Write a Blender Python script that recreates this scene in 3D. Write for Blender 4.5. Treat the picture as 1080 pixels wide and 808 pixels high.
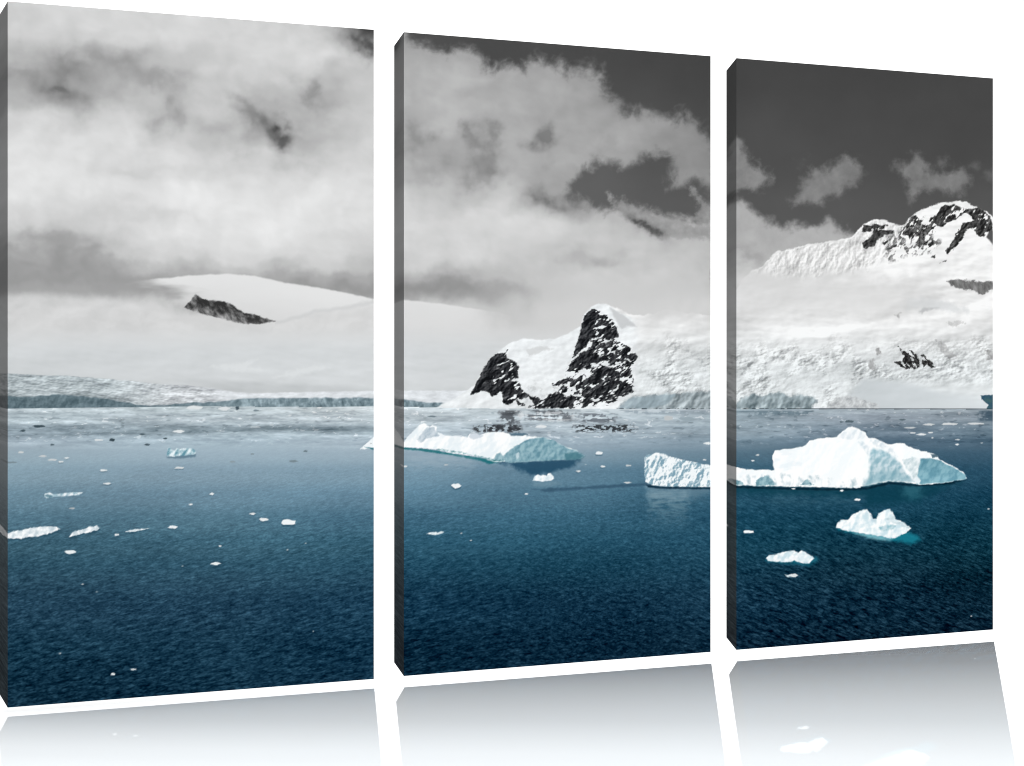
import bpy, math
import numpy as np

for o in list(bpy.data.objects):
    bpy.data.objects.remove(o)
scene = bpy.context.scene
COL = scene.collection

# ------------------------------------------------------------------ camera
cam = bpy.data.objects.new("camera", bpy.data.cameras.new("camera"))
COL.objects.link(cam)
EYE = .43                                   # eye height above the floor under the middle canvas
cam.location = (0, 0, EYE)
cam.rotation_euler = (math.pi/2, 0, 0)
cam.data.sensor_width = 36
cam.data.lens = 36*2000/1080
cam.data.shift_y = -(404 - 372.4)/1080
cam.data.clip_start = .02
cam.data.clip_end = 200
scene.camera = cam

# ------------------------------------------------------------------ light: surround bright only behind, plus two added lamps
W_BACK, W_REST = 1.35, .34
world = bpy.data.worlds.new("World"); scene.world = world
world.use_nodes = True
nt = world.node_tree
bg = nt.nodes["Background"]
tc = nt.nodes.new("ShaderNodeTexCoord"); sp = nt.nodes.new("ShaderNodeSeparateXYZ")
mr = nt.nodes.new("ShaderNodeMapRange"); mr.interpolation_type = 'SMOOTHSTEP'
mr.inputs['From Min'].default_value = .45; mr.inputs['From Max'].default_value = .80
mr.inputs['To Min'].default_value = W_REST; mr.inputs['To Max'].default_value = W_BACK
nt.links.new(tc.outputs['Generated'], sp.inputs[0])
nt.links.new(sp.outputs['Y'], mr.inputs['Value'])
nt.links.new(mr.outputs[0], bg.inputs['Strength'])
bg.inputs['Color'].default_value = (1, 1, 1, 1)

def added_lamp(name, loc, target, size, power):
    l = bpy.data.lights.new(name, 'AREA'); l.shape = 'RECTANGLE'
    l.size, l.size_y = size; l.energy = power; l.color = (1, .996, .99)
    o = bpy.data.objects.new(name, l); COL.objects.link(o)
    d = np.array(target, float) - np.array(loc, float)
    o.location = loc
    yaw = math.atan2(d[0], -d[1]) if abs(d[0]) + abs(d[1]) > 1e-6 else 0
    pitch = math.atan2(math.hypot(d[0], d[1]), -d[2])
    o.rotation_euler = (pitch, 0, yaw + math.pi)
    return o
added_lamp("added_key_lamp", (3.4, -3.6, 2.3), (.1, 2.3, .45), (2.4, 2.4), 330)  # unseen lamp, added to brighten the canvas fronts against their side edges
added_lamp("added_overhead_lamp", (.3, 1.9, 4.6), (.3, 1.9, 0), (3.6, 3.2), 150)  # unseen lamp, added from above to lift the floor to white

scene.render.engine = 'CYCLES'
scene.cycles.pixel_filter_type = 'BLACKMAN_HARRIS'
scene.cycles.filter_width = 1.0
scene.view_settings.view_transform = 'Standard'
scene.view_settings.look = 'None'
scene.view_settings.exposure = 0
scene.view_settings.gamma = 1
scene.view_settings.use_curve_mapping = False
# ------------------------------------------------------------------ the printed picture
# The print is drawn in numpy on the picture's own coordinates (x to the right, y down,
# one unit = one dot of a 1080-dot wide sheet); every canvas shows its own third of it.
GX = np.array([1, -1, 0, 0, .7071, -.7071, .7071, -.7071])
GY = np.array([0, 0, 1, -1, .7071, .7071, -.7071, -.7071])

def grad_noise(x, y, seed):
    ix = np.floor(x).astype(np.int64); iy = np.floor(y).astype(np.int64)
    fx = x - ix; fy = y - iy
    u = fx*fx*fx*(fx*(fx*6 - 15) + 10); v = fy*fy*fy*(fy*(fy*6 - 15) + 10)
    def corner(dx, dy):
        h = (ix + dx)*374761393 + (iy + dy)*668265263 + seed*1442695041
        h = ((h ^ (h >> 13)) & 0xffffffff)*1274126177 & 0xffffffff
        h = (h ^ (h >> 16)) & 7
        return GX[h]*(fx - dx) + GY[h]*(fy - dy)
    a = corner(0, 0); b = corner(1, 0); c = corner(0, 1); d = corner(1, 1)
    a = a + u*(b - a); c = c + u*(d - c)
    return (a + v*(c - a))*1.5

def fbm(x, y, size, octaves=5, seed=0, gain=.5, sx=1., rot=0.):
    if rot:
        ca, sa = np.cos(rot), np.sin(rot)
        x, y = x*ca + y*sa, -x*sa + y*ca
    r = 0.; a = 1.; t = 0.; f = 1./size
    for k in range(octaves):
        r = r + a*grad_noise(x*f/sx + 17.3*k, y*f + 9.1*k, seed + 31*k)
        t += a; a *= gain; f *= 2.03
    return r/t*1.6

def ridge(x, y, size, octaves=4, seed=0, sx=1., rot=0.):
    if rot:
        ca, sa = np.cos(rot), np.sin(rot)
        x, y = x*ca + y*sa, -x*sa + y*ca
    r = 0.; a = 1.; t = 0.; f = 1./size
    for k in range(octaves):
        r = r + a*(1 - 2*np.abs(grad_noise(x*f/sx + 7.7*k, y*f + 3.1*k, seed + 13*k)))
        t += a; a *= .55; f *= 2.1
    return r/t

def relief(x, y, size, octaves=5, seed=0, gain=.6, sx=1., rot=0., d=.9):
    """light and shade of bumpy ground with the sun at the upper left"""
    return (fbm(x + d, y + .7*d, size, octaves, seed, gain, sx, rot) - fbm(x - d, y - .7*d, size, octaves, seed, gain, sx, rot))*size/(4*d)

def step(a, b, v):
    t = np.clip((v - a)/(b - a), 0, 1)
    return t*t*(3 - 2*t)

def inside(x, y, pts):
    """signed distance to an outline, positive inside"""
    p = np.array(pts, float); q = np.roll(p, -1, 0)
    d = np.full(x.shape, 1e9); ins = np.zeros(x.shape, bool)
    for (ax, ay), (bx, by) in zip(p, q):
        ex, ey = bx - ax, by - ay
        wx, wy = x - ax, y - ay
        t = np.clip((wx*ex + wy*ey)/(ex*ex + ey*ey + 1e-9), 0, 1)
        d = np.minimum(d, (wx - t*ex)**2 + (wy - t*ey)**2)
        c = (ay > y) != (by > y)
        ins ^= c & (x < ex*(y - ay)/(ey if ey else 1e-9) + ax)
    d = np.sqrt(d)
    return np.where(ins, d, -d)

def zoomed(ox, oy, s, pts):
    return [(ox + a/s, oy + b/s) for a, b in pts]

class Sheet:
    """the picture evaluated at a cloud of points"""
    def __init__(self, x, y):
        self.x = x; self.y = y
        self.c = np.zeros(x.shape + (3,)); self.ids = np.zeros(x.shape, np.int32)
    def mask(self, pts, soft=.8, rough=0., size=8., seed=1, octv=4):
        p = np.array(pts, float); m = 2 + soft*2 + rough*2.2
        x0, y0 = p.min(0) - m; x1, y1 = p.max(0) + m
        i = np.nonzero((self.x > x0) & (self.x < x1) & (self.y > y0) & (self.y < y1))[0]
        x, y = self.x[i], self.y[i]
        d = np.zeros(0)
        if len(i):
            d = inside(x, y, pts)
            if rough: d = d + rough*fbm(x, y, size, octv, seed, .6)
        return i, x, y, step(-soft, soft, d)
    def lay(self, i, m, col):
        col = np.asarray(col, float)
        if col.ndim == 1 and col.shape[0] == 3 and len(i) != 3: col = col[None, :]
        if col.ndim == 1: col = col[:, None]
        if col.shape[-1] == 1: col = np.repeat(col, 3, -1)
        self.c[i] += (col - self.c[i])*m[:, None]
    def poly(self, pts, col, soft=.8, rough=0., size=8., seed=1, op=1., ident=0, octv=4):
        i, x, y, m = self.mask(pts, soft, rough, size, seed, octv)
        if len(i):
            if ident: self.ids[i[m > .5]] = ident
            self.lay(i, m*op, col(x, y) if callable(col) else col)
    def spot(self, cx, cy, rx, ry, col, op=1., wob=.35, size=14., seed=3, rot=0.):
        R = max(rx, ry)*2.4
        i = np.nonzero((abs(self.x - cx) < R) & (abs(self.y - cy) < R))[0]
        if not len(i): return
        x, y = self.x[i] - cx, self.y[i] - cy
        ca, sa = np.cos(rot), np.sin(rot)
        x, y = x*ca + y*sa, -x*sa + y*ca
        k = .9*wob*min(rx, ry)
        x = x + k*fbm(self.x[i], self.y[i], size, 4, seed, .46); y = y + k*fbm(self.x[i], self.y[i], size, 4, seed + 1, .46)
        r2 = (x/rx)**2 + (y/ry)**2
        m = np.exp(-1.3*r2)*(1 + .6*fbm(self.x[i], self.y[i], size*.8, 4, seed + 2, .5))
        self.lay(i, op*np.clip(m, 0, 1)*(1 - step(2.2, 3.6, r2)), col)

def table(x, y, xs, ys, v):
    v = np.array(v, float)
    fx = np.clip(np.interp(x, xs, np.arange(len(xs))), 0, len(xs) - 1.001)
    fy = np.clip(np.interp(y, ys, np.arange(len(ys))), 0, len(ys) - 1.001)
    ix = fx.astype(int); iy = fy.astype(int); u = fx - ix; w = fy - iy
    u = u*u*(3 - 2*u); w = w*w*(3 - 2*w)
    return (v[iy, ix]*(1-u) + v[iy, ix+1]*u)*(1-w) + (v[iy+1, ix]*(1-u) + v[iy+1, ix+1]*u)*w

SEA, PEAK, SUMMIT, NUNATAK, SHELF = 1, 2, 3, 4, 5
FLAT_BERG, BLOCK_BERG, GREAT_BERG, JAGGED_BERG, LOW_BERG, FAR_BERG, FLOE, SMALL_BERG, BERG_TIP, THIN_FLOE, SMALL_FLOE, STRIP_FLOE = range(10, 22)

def sky(S):
    x, y = S.x, S.y
    # open sky, dark at the top right and pale near the sea
    base = table(x, y, [0, 420, 560, 760, 1060], [0, 60, 160, 220, 290, 330],
                 [[120, 78, 72, 66, 66], [120, 80, 74, 68, 68], [140, 110, 92, 78, 72],
                  [150, 130, 95, 86, 84], [156, 145, 138, 94, 92], [165, 158, 150, 100, 90]])
    base = base + 2.5*fbm(x, y, 60, 4, 91)
    # cloud tones
    wx = x + 20*fbm(x, y, 50, 5, 11, .5); wy = y + 14*fbm(x, y, 50, 5, 12, .5)
    xs = [8, 50, 90, 130, 180, 230, 280, 330, 390, 430, 480, 530, 580, 640, 700, 749]
    ys = [0, 35, 60, 80, 100, 125, 145, 175, 205, 235, 255, 268, 280, 292, 305, 330, 360, 400]
    T = [
     [205,208,212,210,208,206,206,205,190,150,140,130,110,100,100,100],
     [203,205,205,208,210,208,206,203,150,165,168,150,130,110,100,100],
     [188,184,182,186,190,202,208,206,196,168,178,172,160,150,120,100],
     [176,170,166,174,188,198,204,190,194,172,180,176,168,160,150,120],
     [186,160,166,192,190,200,184,180,192,170,176,172,164,160,158,150],
     [208,204,202,213,190,192,174,186,199,176,180,168,166,166,160,150],
     [216,216,216,215,200,190,174,186,202,172,170,174,166,168,154,150],
     [219,220,218,214,215,208,204,206,207,182,168,172,170,162,144,142],
     [222,220,217,219,224,219,219,220,214,196,188,190,164,150,140,150],
     [210,206,206,213,218,221,222,218,211,206,206,205,200,186,178,186],
     [192,172,186,206,214,216,214,212,207,207,206,206,200,196,190,186],
     [164,158,164,196,207,211,211,208,204,206,206,204,196,196,193,190],
     [156,156,158,170,186,196,192,203,192,202,202,200,194,196,196,192],
     [155,155,156,158,166,176,168,172,170,176,186,192,198,200,198,196],
     [165,166,168,162,158,158,156,154,152,150,152,168,200,204,200,198],
     [214,213,212,211,212,214,215,214,212,208,204,196,206,208,206,204],
     [218,218,218,219,220,220,219,219,218,212,210,208,210,212,210,210],
     [222,222,223,223,222,220,220,219,217,216,214,212,214,214,214,214]]
    cl = table(wx, wy, xs, ys, T)
    cl = cl + (cl - 186)*.14*(1 - step(230, 300, y))
    puff = step(80, 150, cl)*(1 - step(285, 305, y))
    cl = cl + puff*(6*fbm(.4*x + .6*wx, .4*y + .6*wy, 60, 6, 21, .52, sx=1.8, rot=.3) + 2.5*fbm(x, y, 13, 4, 22, .5, sx=2.2, rot=.4)
                    + 4.5*relief(.5*(x + wx), .5*(y + wy), 50, 4, 24, .46, 1.5, .3, 4.) + 2.5)
    cl = cl + 2*fbm(x, y, 40, 3, 23, sx=3)
    g = cl
    # cloud edges against the open sky of the upper right
    dx = x + 7*fbm(x, y, 24, 5, 31, .6) ; dy = y + 7*fbm(x, y, 24, 5, 32, .6)
    edge = [(360,-60),(372,20),(392,36),(427,30),(434,40),(446,43),(458,52),(472,55),(482,49),(496,50),(506,58),(518,69),(536,65),(556,70),
            (566,61),(580,63),(592,63),(601,72),(616,69),(634,72),(638,84),(648,104),(664,116),(672,116),(677,112),(690,119),
            (705,121),(722,117),(736,130),(749,147),(760,150),(760,420),(-60,420),(-60,-60)]
    d = inside(dx, dy, edge)
    hole = [(597,206),(606,190),(613,174),(633,169),(656,175),(668,170),(684,163),(707,163),(711,176),(704,196),(720,196),
            (731,188),(750,200),(750,212),(738,232),(720,231),(690,226),(662,219),(640,224),(618,216)]
    h = inside(dx, dy, hole)
    a = step(-7, 11, d + 5*fbm(wx, wy, 13, 4, 33))*(1 - .96*step(-8, 9, h + 5*fbm(wx, wy, 12, 4, 34)))
    a = np.where(x > 762, 0, a)
    thin = step(-14, 30, d)*(1 - .0*h)
    g = base + (cl - base)*a*(.80 + .20*thin)
    S.c[:] = g[:, None]
    # dark rifts
    for cx, cy, rx, ry, v, op, rot in [(286,138,16,9,54,.95,.5),(297,147,11,7,62,.9,.4),(270,124,18,5,100,.6,.65),(254,109,14,5,115,.5,.5),(280,135,44,22,150,.38,.5),(68,73,11,5,125,.45,.5),(105,54,16,6,150,.4,.6),(132,66,14,6,140,.45,.3),(165,84,18,6,150,.4,.4),(192,77,12,5,150,.35,.2),(185,110,10,16,150,.4,-.3),(225,137,18,7,160,.4,.2),(140,185,30,5,196,.5,.1),(330,160,30,8,185,.3,.3),
            (60,95,16,7,95,.75,.3),(75,104,22,6,120,.6,.3),(70,70,20,9,120,.5,.5),(25,78,30,10,140,.5,0),(110,62,40,10,140,.4,.2),
            (330,98,16,10,125,.6,.7),(180,118,14,22,140,.4,.3),(165,78,30,9,150,.5,.3),(380,40,11,16,70,.9,-.4),(392,31,16,7,60,.9,0),
            (575,149,14,11,95,.8,0),(510,152,17,20,112,.7,.4),(505,183,20,16,125,.6,.5),(445,146,13,13,122,.6,0),(583,212,22,9,98,.85,.3),
            (448,178,16,14,140,.4,0),(640,150,12,10,140,.5,.8),(625,272,34,6,165,.6,0),(637,277,16,4,155,.5,0),(565,120,16,26,150,.3,-.6),
            (60,252,50,8,152,.5,.1),(475,300,46,12,140,.35,0),(170,178,40,6,203,.6,0),(150,225,60,9,203,.6,.1)]:
        S.spot(cx, cy, rx*1.2, ry*1.25, np.array([v]*3), op*(.95 if cx < 400 else .8), 1.15, 24., int(cx), rot)
    # torn streaks below the hole
    S.poly([(640,203),(648,209),(656,208),(662,214),(676,219),(692,228),(712,232),(730,238),(750,240),(750,252),(700,250),(682,240),(664,231),(655,224),(646,214)],
           lambda x, y: 150 + 14*fbm(x, y, 9, 4, 41), 3.6, 4., 9., 41, .85)
    S.spot(680, 238, 22, 5, np.array([82]*3), .95, .7, 9., 43, .55)
    S.spot(693, 244, 10, 4, np.array([84]*3), .9, .6, 8., 44, .5)
    S.poly([(722,190),(730,196),(738,206),(750,218),(750,240),(737,236),(733,226),(738,216),(730,206)],
           lambda x, y: 140 + 16*fbm(x, y, 8, 4, 45), 3.2, 4., 8., 45, .8)
    # loose puffs on the right canvas
    for pts, v, sd in [([(766,140),(777,148),(782,152),(792,170),(812,187),(806,197),(790,200),(766,200)], 142, 1),
                   ([(834,213),(844,200),(850,190),(860,178),(866,180),(875,176),(884,172),(893,163),(905,172),(911,185),(900,193),(890,202),(862,214),(845,215)], 134, 2),
                   ([(945,176),(955,173),(968,161),(975,172),(985,187),(1000,182),(1014,178),(1023,184),(1018,207),(1003,203),(985,199),(972,203),(962,209),(957,190)], 128, 3),
                   ([(990,172),(998,163),(1002,168),(996,176)], 108, 4), ([(842,170),(848,166),(851,174),(845,180)], 88, 5),
                   ([(1040,182),(1050,180),(1050,188),(1042,188)], 100, 6), ([(1024,174),(1031,172),(1030,180)], 90, 7)]:
        S.poly(pts, lambda x, y: v + 16*fbm(x, y, 22, 5, 50 + sd, .6) - .12*(x - pts[0][0]), 6.5, 7., 14., 60 + sd, .95, octv=5)
    # bank of cloud in front of the ridge
    S.poly([(760,190),(777,212),(790,218),(800,226),(812,234),(825,240),(838,238),(850,238),(862,240),(870,234),(876,230),(882,238),(890,241),(905,248),(920,262),(920,350),(760,350)],
           lambda x, y: 172 + 14*step(215, 300, y) + 12*fbm(x, y, 34, 5, 71, .6), 7, 7., 18., 72, .96)
    S.spot(790, 272, 22, 14, np.array([150]*3), .6, .5, 14., 73, .3)

def snow_tone(x, y, seed, lo=196, hi=240, size=26., sx=2.2):
    v = fbm(x, y, size, 6, seed, .6, sx=sx)
    return np.clip((lo + hi)/2 + (hi - lo)*.6*v, 150, 250)

def tinted(v, k=1.):
    v = np.asarray(v)
    return np.stack([v - 3*k, v + .5*k, v + 2.5*k], -1)

def far_land(S):
    x, y = S.x, S.y
    # broad snow dome and the slope running down behind the mist
    top = np.interp(x, [100,150,175,200,240,270,300,340,393,426,470,525,560], [298,295.5,293,290.5,288.5,291,298,304,315,316,321,329,340])
    i = np.nonzero((x > 120) & (x < 560) & (y > 280) & (y < 372))[0]
    xx, yy = x[i], y[i]
    m = step(-1.0, 1.4, yy - top[i] + .6*fbm(xx, yy, 9, 3, 81))
    m = m*step(140, 196, xx + 30*fbm(xx, yy, 16, 4, 82, sx=4) - 1.1*(yy - 292))*(1 - step(480, 545, xx + 10*fbm(xx, yy, 16, 4, 84)))
    v = np.interp(yy - top[i], [0, 12, 40], [229, 226, 220]) + 2*fbm(xx, yy, 20, 4, 83, sx=4)
    v = v - 6*step(393, 440, xx)
    S.lay(i, m*(1 - step(25, 60, yy - top[i])), v)
    # mist edge crossing the dome
    edge = np.interp(x, [8,60,120,165,200,290,330,370,393,430], [306,309,311,318,341,340,328,324,316,322])
    i = np.nonzero((x < 440) & (y > 295) & (y < 365))[0]
    xx, yy = x[i], y[i]
    m = step(-3, 9, yy - edge[i] + 3*fbm(xx, yy, 22, 5, 86))
    S.lay(i, m*.9*(1 - step(345, 362, yy))*(1 - step(394, 438, xx)), 214 + 4*fbm(xx, yy, 30, 5, 87, sx=2) + 5*relief(xx + 8*fbm(xx, yy, 26, 4, 95), yy + 6*fbm(xx, yy, 26, 4, 96), 26, 4, 97, .5, 1.8, 0, 3.))
    i = np.nonzero((x > 290) & (x < 394) & (y > 300) & (y < 350))[0]
    S.lay(i, .5*(1 - step(0, 4, np.abs(y[i] - edge[i] + 3*fbm(x[i], y[i], 22, 5, 86) - 1))), np.array([198, 199, 200]))
    # dark nunatak
    def rock(x, y):
        v = 74 + 95*fbm(x, y, 7, 4, 88, .6, rot=.9, sx=1.8) + 75*step(2, 15, y - np.interp(x, [195,206,222,245,270,288], [320,312,318,322,333,338]) - 5)
        return np.clip(v, 52, 212)
    S.poly([(194,324),(200,317.5),(206.5,310),(212,314.5),(218,316.5),(228,317.5),(236,318),(244,321),(250,326),(257,330),(268,332),(280,336),(290,339),(270,342),(252,341),(236,337),(222,333),(205,329)],
           rock, .9, 1.0, 5., 89, 1., NUNATAK)
    S.spot(236, 341, 40, 5, np.array([208]*3), .6, .7, 9., 90, .12)
    # hazy lower slopes with faint ridges
    i = np.nonzero((x < 762) & (y > 340) & (y < 420))[0]
    xx, yy = x[i], y[i]
    v = np.interp(yy, [340, 375, 400, 412, 420], [216, 214, 213, 209, 205]) + 2.5*fbm(xx, yy, 40, 4, 92, sx=4) + 4*relief(xx, yy, 24, 4, 98, .5, 3., .1, 2.5)
    v = v + 9*np.clip(ridge(xx, yy, 30, 4, 93, sx=3.2, rot=.12) - .35, 0, 1)*step(370, 384, yy)*step(170, 260, xx)*(1 - step(430, 480, xx))
    v = v - 12*step(398, 404, yy - .05*(xx - 230))*(1 - step(412, 416, yy))*step(180, 230, xx)*(1 - step(330, 420, xx))
    S.lay(i, step(340, 375, yy), tinted(v, .9))
    for pts in ([(222,386),(250,383),(272,379),(262,386),(280,391),(250,391)], [(288,398),(310,390),(332,385),(348,388),(330,392),(310,397)]):
        S.poly(pts, (225, 228, 229), 2.5, 2, 6, 94, .7)
    # ice shelf with its cliff
    topy = np.interp(x, [0,40,80,120,160,200,225,245,262,300,350,393,426,470,480], [393,395,397,400,404,407,409.5,413,415,414,413,412.5,412,412,412])
    bot = np.interp(x, [0,60,120,200,300,393,426,490], [432,431.5,430.5,429.5,430,429.5,430,430.5])
    i = np.nonzero((x < 500) & (y > 388) & (y < 434))[0]
    xx, yy = x[i], y[i]; t = topy[i]; b = bot[i]
    m = step(-.6, .8, yy - t + .7*fbm(xx, yy, 10, 4, 101))*(1 - step(-.5, .6, yy - b))
    w = yy + .10*xx
    v = 184 + 26*fbm(xx, yy, 12, 5, 102, .6, sx=3.4, rot=.13) + 30*relief(xx, yy, 9, 4, 110, .6, 3.0, .12, .7) + 22*step(90, 200, xx)
    v = v + 26*np.clip(ridge(xx, yy, 8, 3, 103, sx=4, rot=.16) - .3, 0, 1) - 46*np.clip(ridge(xx, yy, 7, 3, 104, sx=5, rot=.10) - .4, 0, 1)
    e = step(212, 250, xx); v = v + (226 + 22*fbm(xx, yy, 5, 4, 105, .6, sx=3) - v)*e
    col = np.stack([np.clip(v, 120, 246) - 9 + 6*step(100, 200, xx), np.clip(v, 120, 246) + 1, np.clip(v, 120, 246) + 5], -1)
    ct = np.interp(xx, [0,30,60,90,115,140,160,178,205,232,256,300,393,426,440,490], [417,418.5,416,418,421,426,427.5,427,424.5,423.5,420.3,419.8,419.5,421,424,425])
    ct = ct + 1.1*fbm(xx, yy, 12, 3, 106)
    cv = 116 + 20*fbm(xx, yy, 9, 4, 107, .5, rot=-.3, sx=1.5)*(1 - step(255, 262, xx)) + (16 + 40*fbm(xx, yy, 6, 3, 109, .55, rot=1.2, sx=1.6))*step(252, 262, xx) + 24*step(170, 220, xx)*(1 - step(255, 262, xx)) + 40*np.exp(-((xx - 259)/4)**2) + 14*step(262, 275, xx)*step(.1, .6, fbm(xx, yy, 5, 3, 108))
    cv = cv + 12*relief(xx, yy, 8, 3, 99, .5, 1.2, .5, .8) + 8*step(250, 262, xx)
    cliff = np.stack([cv - 18, cv + 1, cv + 9], -1)
    cm = step(-1, 1.2, yy - ct)
    col = col + (cliff - col)*cm[:, None]
    S.lay(i, m, col); S.ids[i[m > .5]] = SHELF

def right_land(S):
    x, y = S.x, S.y
    # the long white slope of the right-hand shore (mid and right canvases)
    ridge_pts = [(640,322),(655,326),(668,333),(690,331),(704,326),(716,329),(735,331),(760,334),(774,310),(782,296),(790,288),(803,281),(812,272),(820,265),(832,263),(850,258),(866,256),(880,254),
                 (890,252),(898,250),(904,244),(910,238),(922,231),(930,232),(940,234.5),(950,237),(955,236),(962,228),(968,223),(975,219.5),
                 (985,216),(995,213),(1008,212.5),(1020,212),(1024,216),(1032,218),(1040,222),(1047,228),(1070,236),(1070,432),(600,432),(600,380)]
    def slope(x, y):
        u = step(.05, .55, fbm(x, y, 60, 4, 111, .6))
        rough = ridge(x, y, 13, 5, 112, sx=1.7, rot=-.25)
        crev = fbm(x, y, 9, 5, 113, .6, sx=2.1, rot=-.35)
        v = 233 + 8*fbm(x, y, 50, 4, 114, sx=3, rot=.05) + 10*(1 - step(285, 330, y))*step(880, 910, x)
        zone = step(350, 378, y + 12*fbm(x, y, 30, 3, 115))*(1 - step(880, 925, x - .0*y)*step(395, 405, y))
        zone = zone*(.3 + .8*step(-.3, .35, fbm(x, y, 30, 4, 116)))
        zone = np.maximum(zone, .6*step(925, 965, x)*step(352, 366, y)*(1 - step(395, 412, y)))
        v = v - zone*(74*np.clip(crev - .06, 0, 1) + 30*np.clip(rough - .3, 0, 1) + 34*np.clip(fbm(x, y, 4.5, 3, 119, .55, rot=-.45, sx=2.4) - .12, 0, 1)) + zone*16*np.clip(-crev, 0, 1)
        v = v - 26*np.clip(fbm(x, y, 34, 5, 120, .55, sx=2.2, rot=-.12) - .1, 0, 1)*step(330, 350, y)
        v = v + zone*30*np.clip(relief(x, y, 12, 5, 125, .62, 1.6, -.3, .8), -1.6, .6) + (1 - zone)*13*relief(x, y, 40, 5, 126, .5, 2.4, -.1, 2.)
        v = v - zone*42*np.clip(ridge(x, y, 15, 3, 128, sx=2.6, rot=-.5) - .62, 0, 1)*2
        # faint long folds above
        v = v - (1 - zone)*9*np.clip(ridge(x, y, 26, 3, 117, sx=4.5, rot=.08) - .1, 0, 1)*step(318, 345, y)
        v = v - 7*step(760, 770, x)*(1 - step(330, 350, y))*(1 - step(860, 900, x))
        k = step(330, 400, y)*1.3 + .1
        return np.stack([np.clip(v, 140, 248) - 3*k, np.clip(v, 140, 248) + .3*k, np.clip(v, 140, 248) + 1.5*k], -1)
    S.poly(ridge_pts, slope, .9, 1.6, 9., 118, 1., SUMMIT)
    # rock of the summit ridge
    Z = lambda p: zoomed(880, 200, 6.218, p)
    def rockcol(x, y):
        return np.clip(58 + 30*fbm(x, y, 4, 4, 121, .6, rot=-.9, sx=1.8) + 26*relief(x, y, 7, 4, 127, .6, 1.6, -.9, .7), 30, 140)
    i, xx, yy, m = S.mask(Z([(-560,560),(-480,500),(-380,410),(-240,360),(-120,340),(0,330),(130,300),(190,240),(280,185),(400,215),(440,260),(420,330),(330,430),(240,520),(40,540),(-60,560),(-200,580)]), 4, 5, 12, 122)
    if len(i):   # fluted ice below the ridge
        m = m*step(.5, 2.5, inside(xx, yy, ridge_pts))
        v = 226 + 26*relief(xx, yy, 13, 5, 123, .6, 1.8, -1.25, .8) - 60*np.clip(fbm(xx, yy, 13, 5, 124, .65, rot=-1.1, sx=1.5) - .08, 0, 1)*step(246, 268, yy + .35*(xx - 880))
        S.lay(i, m*.85, np.clip(v, 140, 250))
    for k, (pts, th) in enumerate([
            ([(180,275),(195,235),(230,232),(260,222),(290,228),(350,235),(330,255),(300,262),(395,268),(380,290),(330,300),(300,320),(280,330),(270,365),(230,380),(195,385),(185,350),(215,330),(250,290),(255,270)], -.55),
            ([(320,345),(350,335),(400,345),(440,350),(420,375),(380,380),(345,400),(325,370)], -.1),
            ([(435,275),(470,235),(505,180),(540,165),(560,200),(620,205),(640,180),(690,165),(660,245),(640,300),(600,290),(590,340),(630,320),(670,345),(640,370),(600,400),(560,390),(530,340),(500,330),(480,300),(450,300)], -.18),
            ([(640,190),(690,140),(720,105),(790,95),(830,120),(900,130),(915,115),(960,120),(990,140),(1040,200),(1040,285),(1000,300),(960,310),(940,290),(900,250),(860,270),(850,310),(800,370),(740,430),(735,400),(770,350),(800,290),(850,220),(880,210),(920,200),(870,150),(840,160),(800,195),(760,200),(720,240),(680,240)], -.42),
            ([(640,440),(665,425),(660,450)], -.9), ([(700,480),(740,455),(735,470)], -.9)]):
        i, xx, yy, m = S.mask(Z(pts), .8, 1.6, 5., 130 + k)
        if len(i):
            n = fbm(xx, yy, 7.5, 3, 140 + k, .5, rot=-.9, sx=1.7) + .5*fbm(xx, yy, 2.6, 2, 150 + k, .5, rot=-.9, sx=2)
            S.lay(i, m*step(th - .22, th + .2, n + .06), rockcol(xx, yy))
    i, xx, yy, m = S.mask(Z([(330,330),(440,250),(540,200),(640,210),(660,300),(690,345),(640,400),(520,430),(420,440),(360,460),(330,420)]), 5, 5, 10, 155)
    if len(i):
        n = fbm(xx, yy, 5.5, 4, 156, .6, rot=-.95, sx=2)
        S.lay(i, m*step(.02, .3, n)*.85, np.clip(104 + 60*fbm(xx, yy, 3, 3, 157), 50, 190))
    # right-hand shaded sliver, grey ice band
    S.poly(Z([(1000,310),(1020,270),(1060,270),(1060,380),(1040,355)]), (86, 86, 87), 1.2, .6)
    S.poly(Z([(745,600),(790,585),(850,592),(910,595),(960,605),(1060,600),(1060,640),(1020,660),(975,690),(940,680),(915,655),(860,655),(800,640),(770,625)]),
           lambda x, y: 112 + 40*fbm(x, y, 5, 4, 151, .6, rot=1.3, sx=2.5), 1.2, 2, 5., 152, .95)
    S.poly(Z([(560,800),(590,775),(640,770),(690,772),(640,785),(600,800),(580,815)]), (178, 180, 182), 1.5, 1.5, 6, 153, .8)
    S.poly(Z([(480,720),(520,700),(620,715),(720,730),(850,770),(900,800),(700,790),(560,770),(470,790)]), (204, 207, 209), 3, 3, 9, 154, .55)
    # mist lying across the foot of the ridge
    i = np.nonzero((x > 755) & (y > 262) & (y < 360))[0]
    xx, yy = x[i], y[i]
    d = yy + 7*fbm(xx, yy, 30, 5, 161, sx=2.4)
    lo = np.interp(xx, [755,800,850,890,930,970,1010], [250,272,278,280,284,282,278])
    m = step(-3, 24, d - lo + 7*fbm(xx, yy, 14, 4, 166))*(1 - step(318, 345, d))*(1 - step(940, 1005, xx + .6*(yy - 300)))
    m = m*np.clip(.84 + .5*fbm(xx, yy, 34, 5, 165, .55, sx=2.2), .35, 1)
    S.lay(i, m*.92, np.interp(yy, [280, 345], [206, 224]) + 4*fbm(xx, yy, 40, 4, 162, sx=3))
    i = np.nonzero((x > 630) & (x < 762) & (y > 300) & (y < 372))[0]
    xx, yy = x[i], y[i]
    lo = np.interp(xx, [630,665,690,720,760], [330,332,330,327,326])
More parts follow.
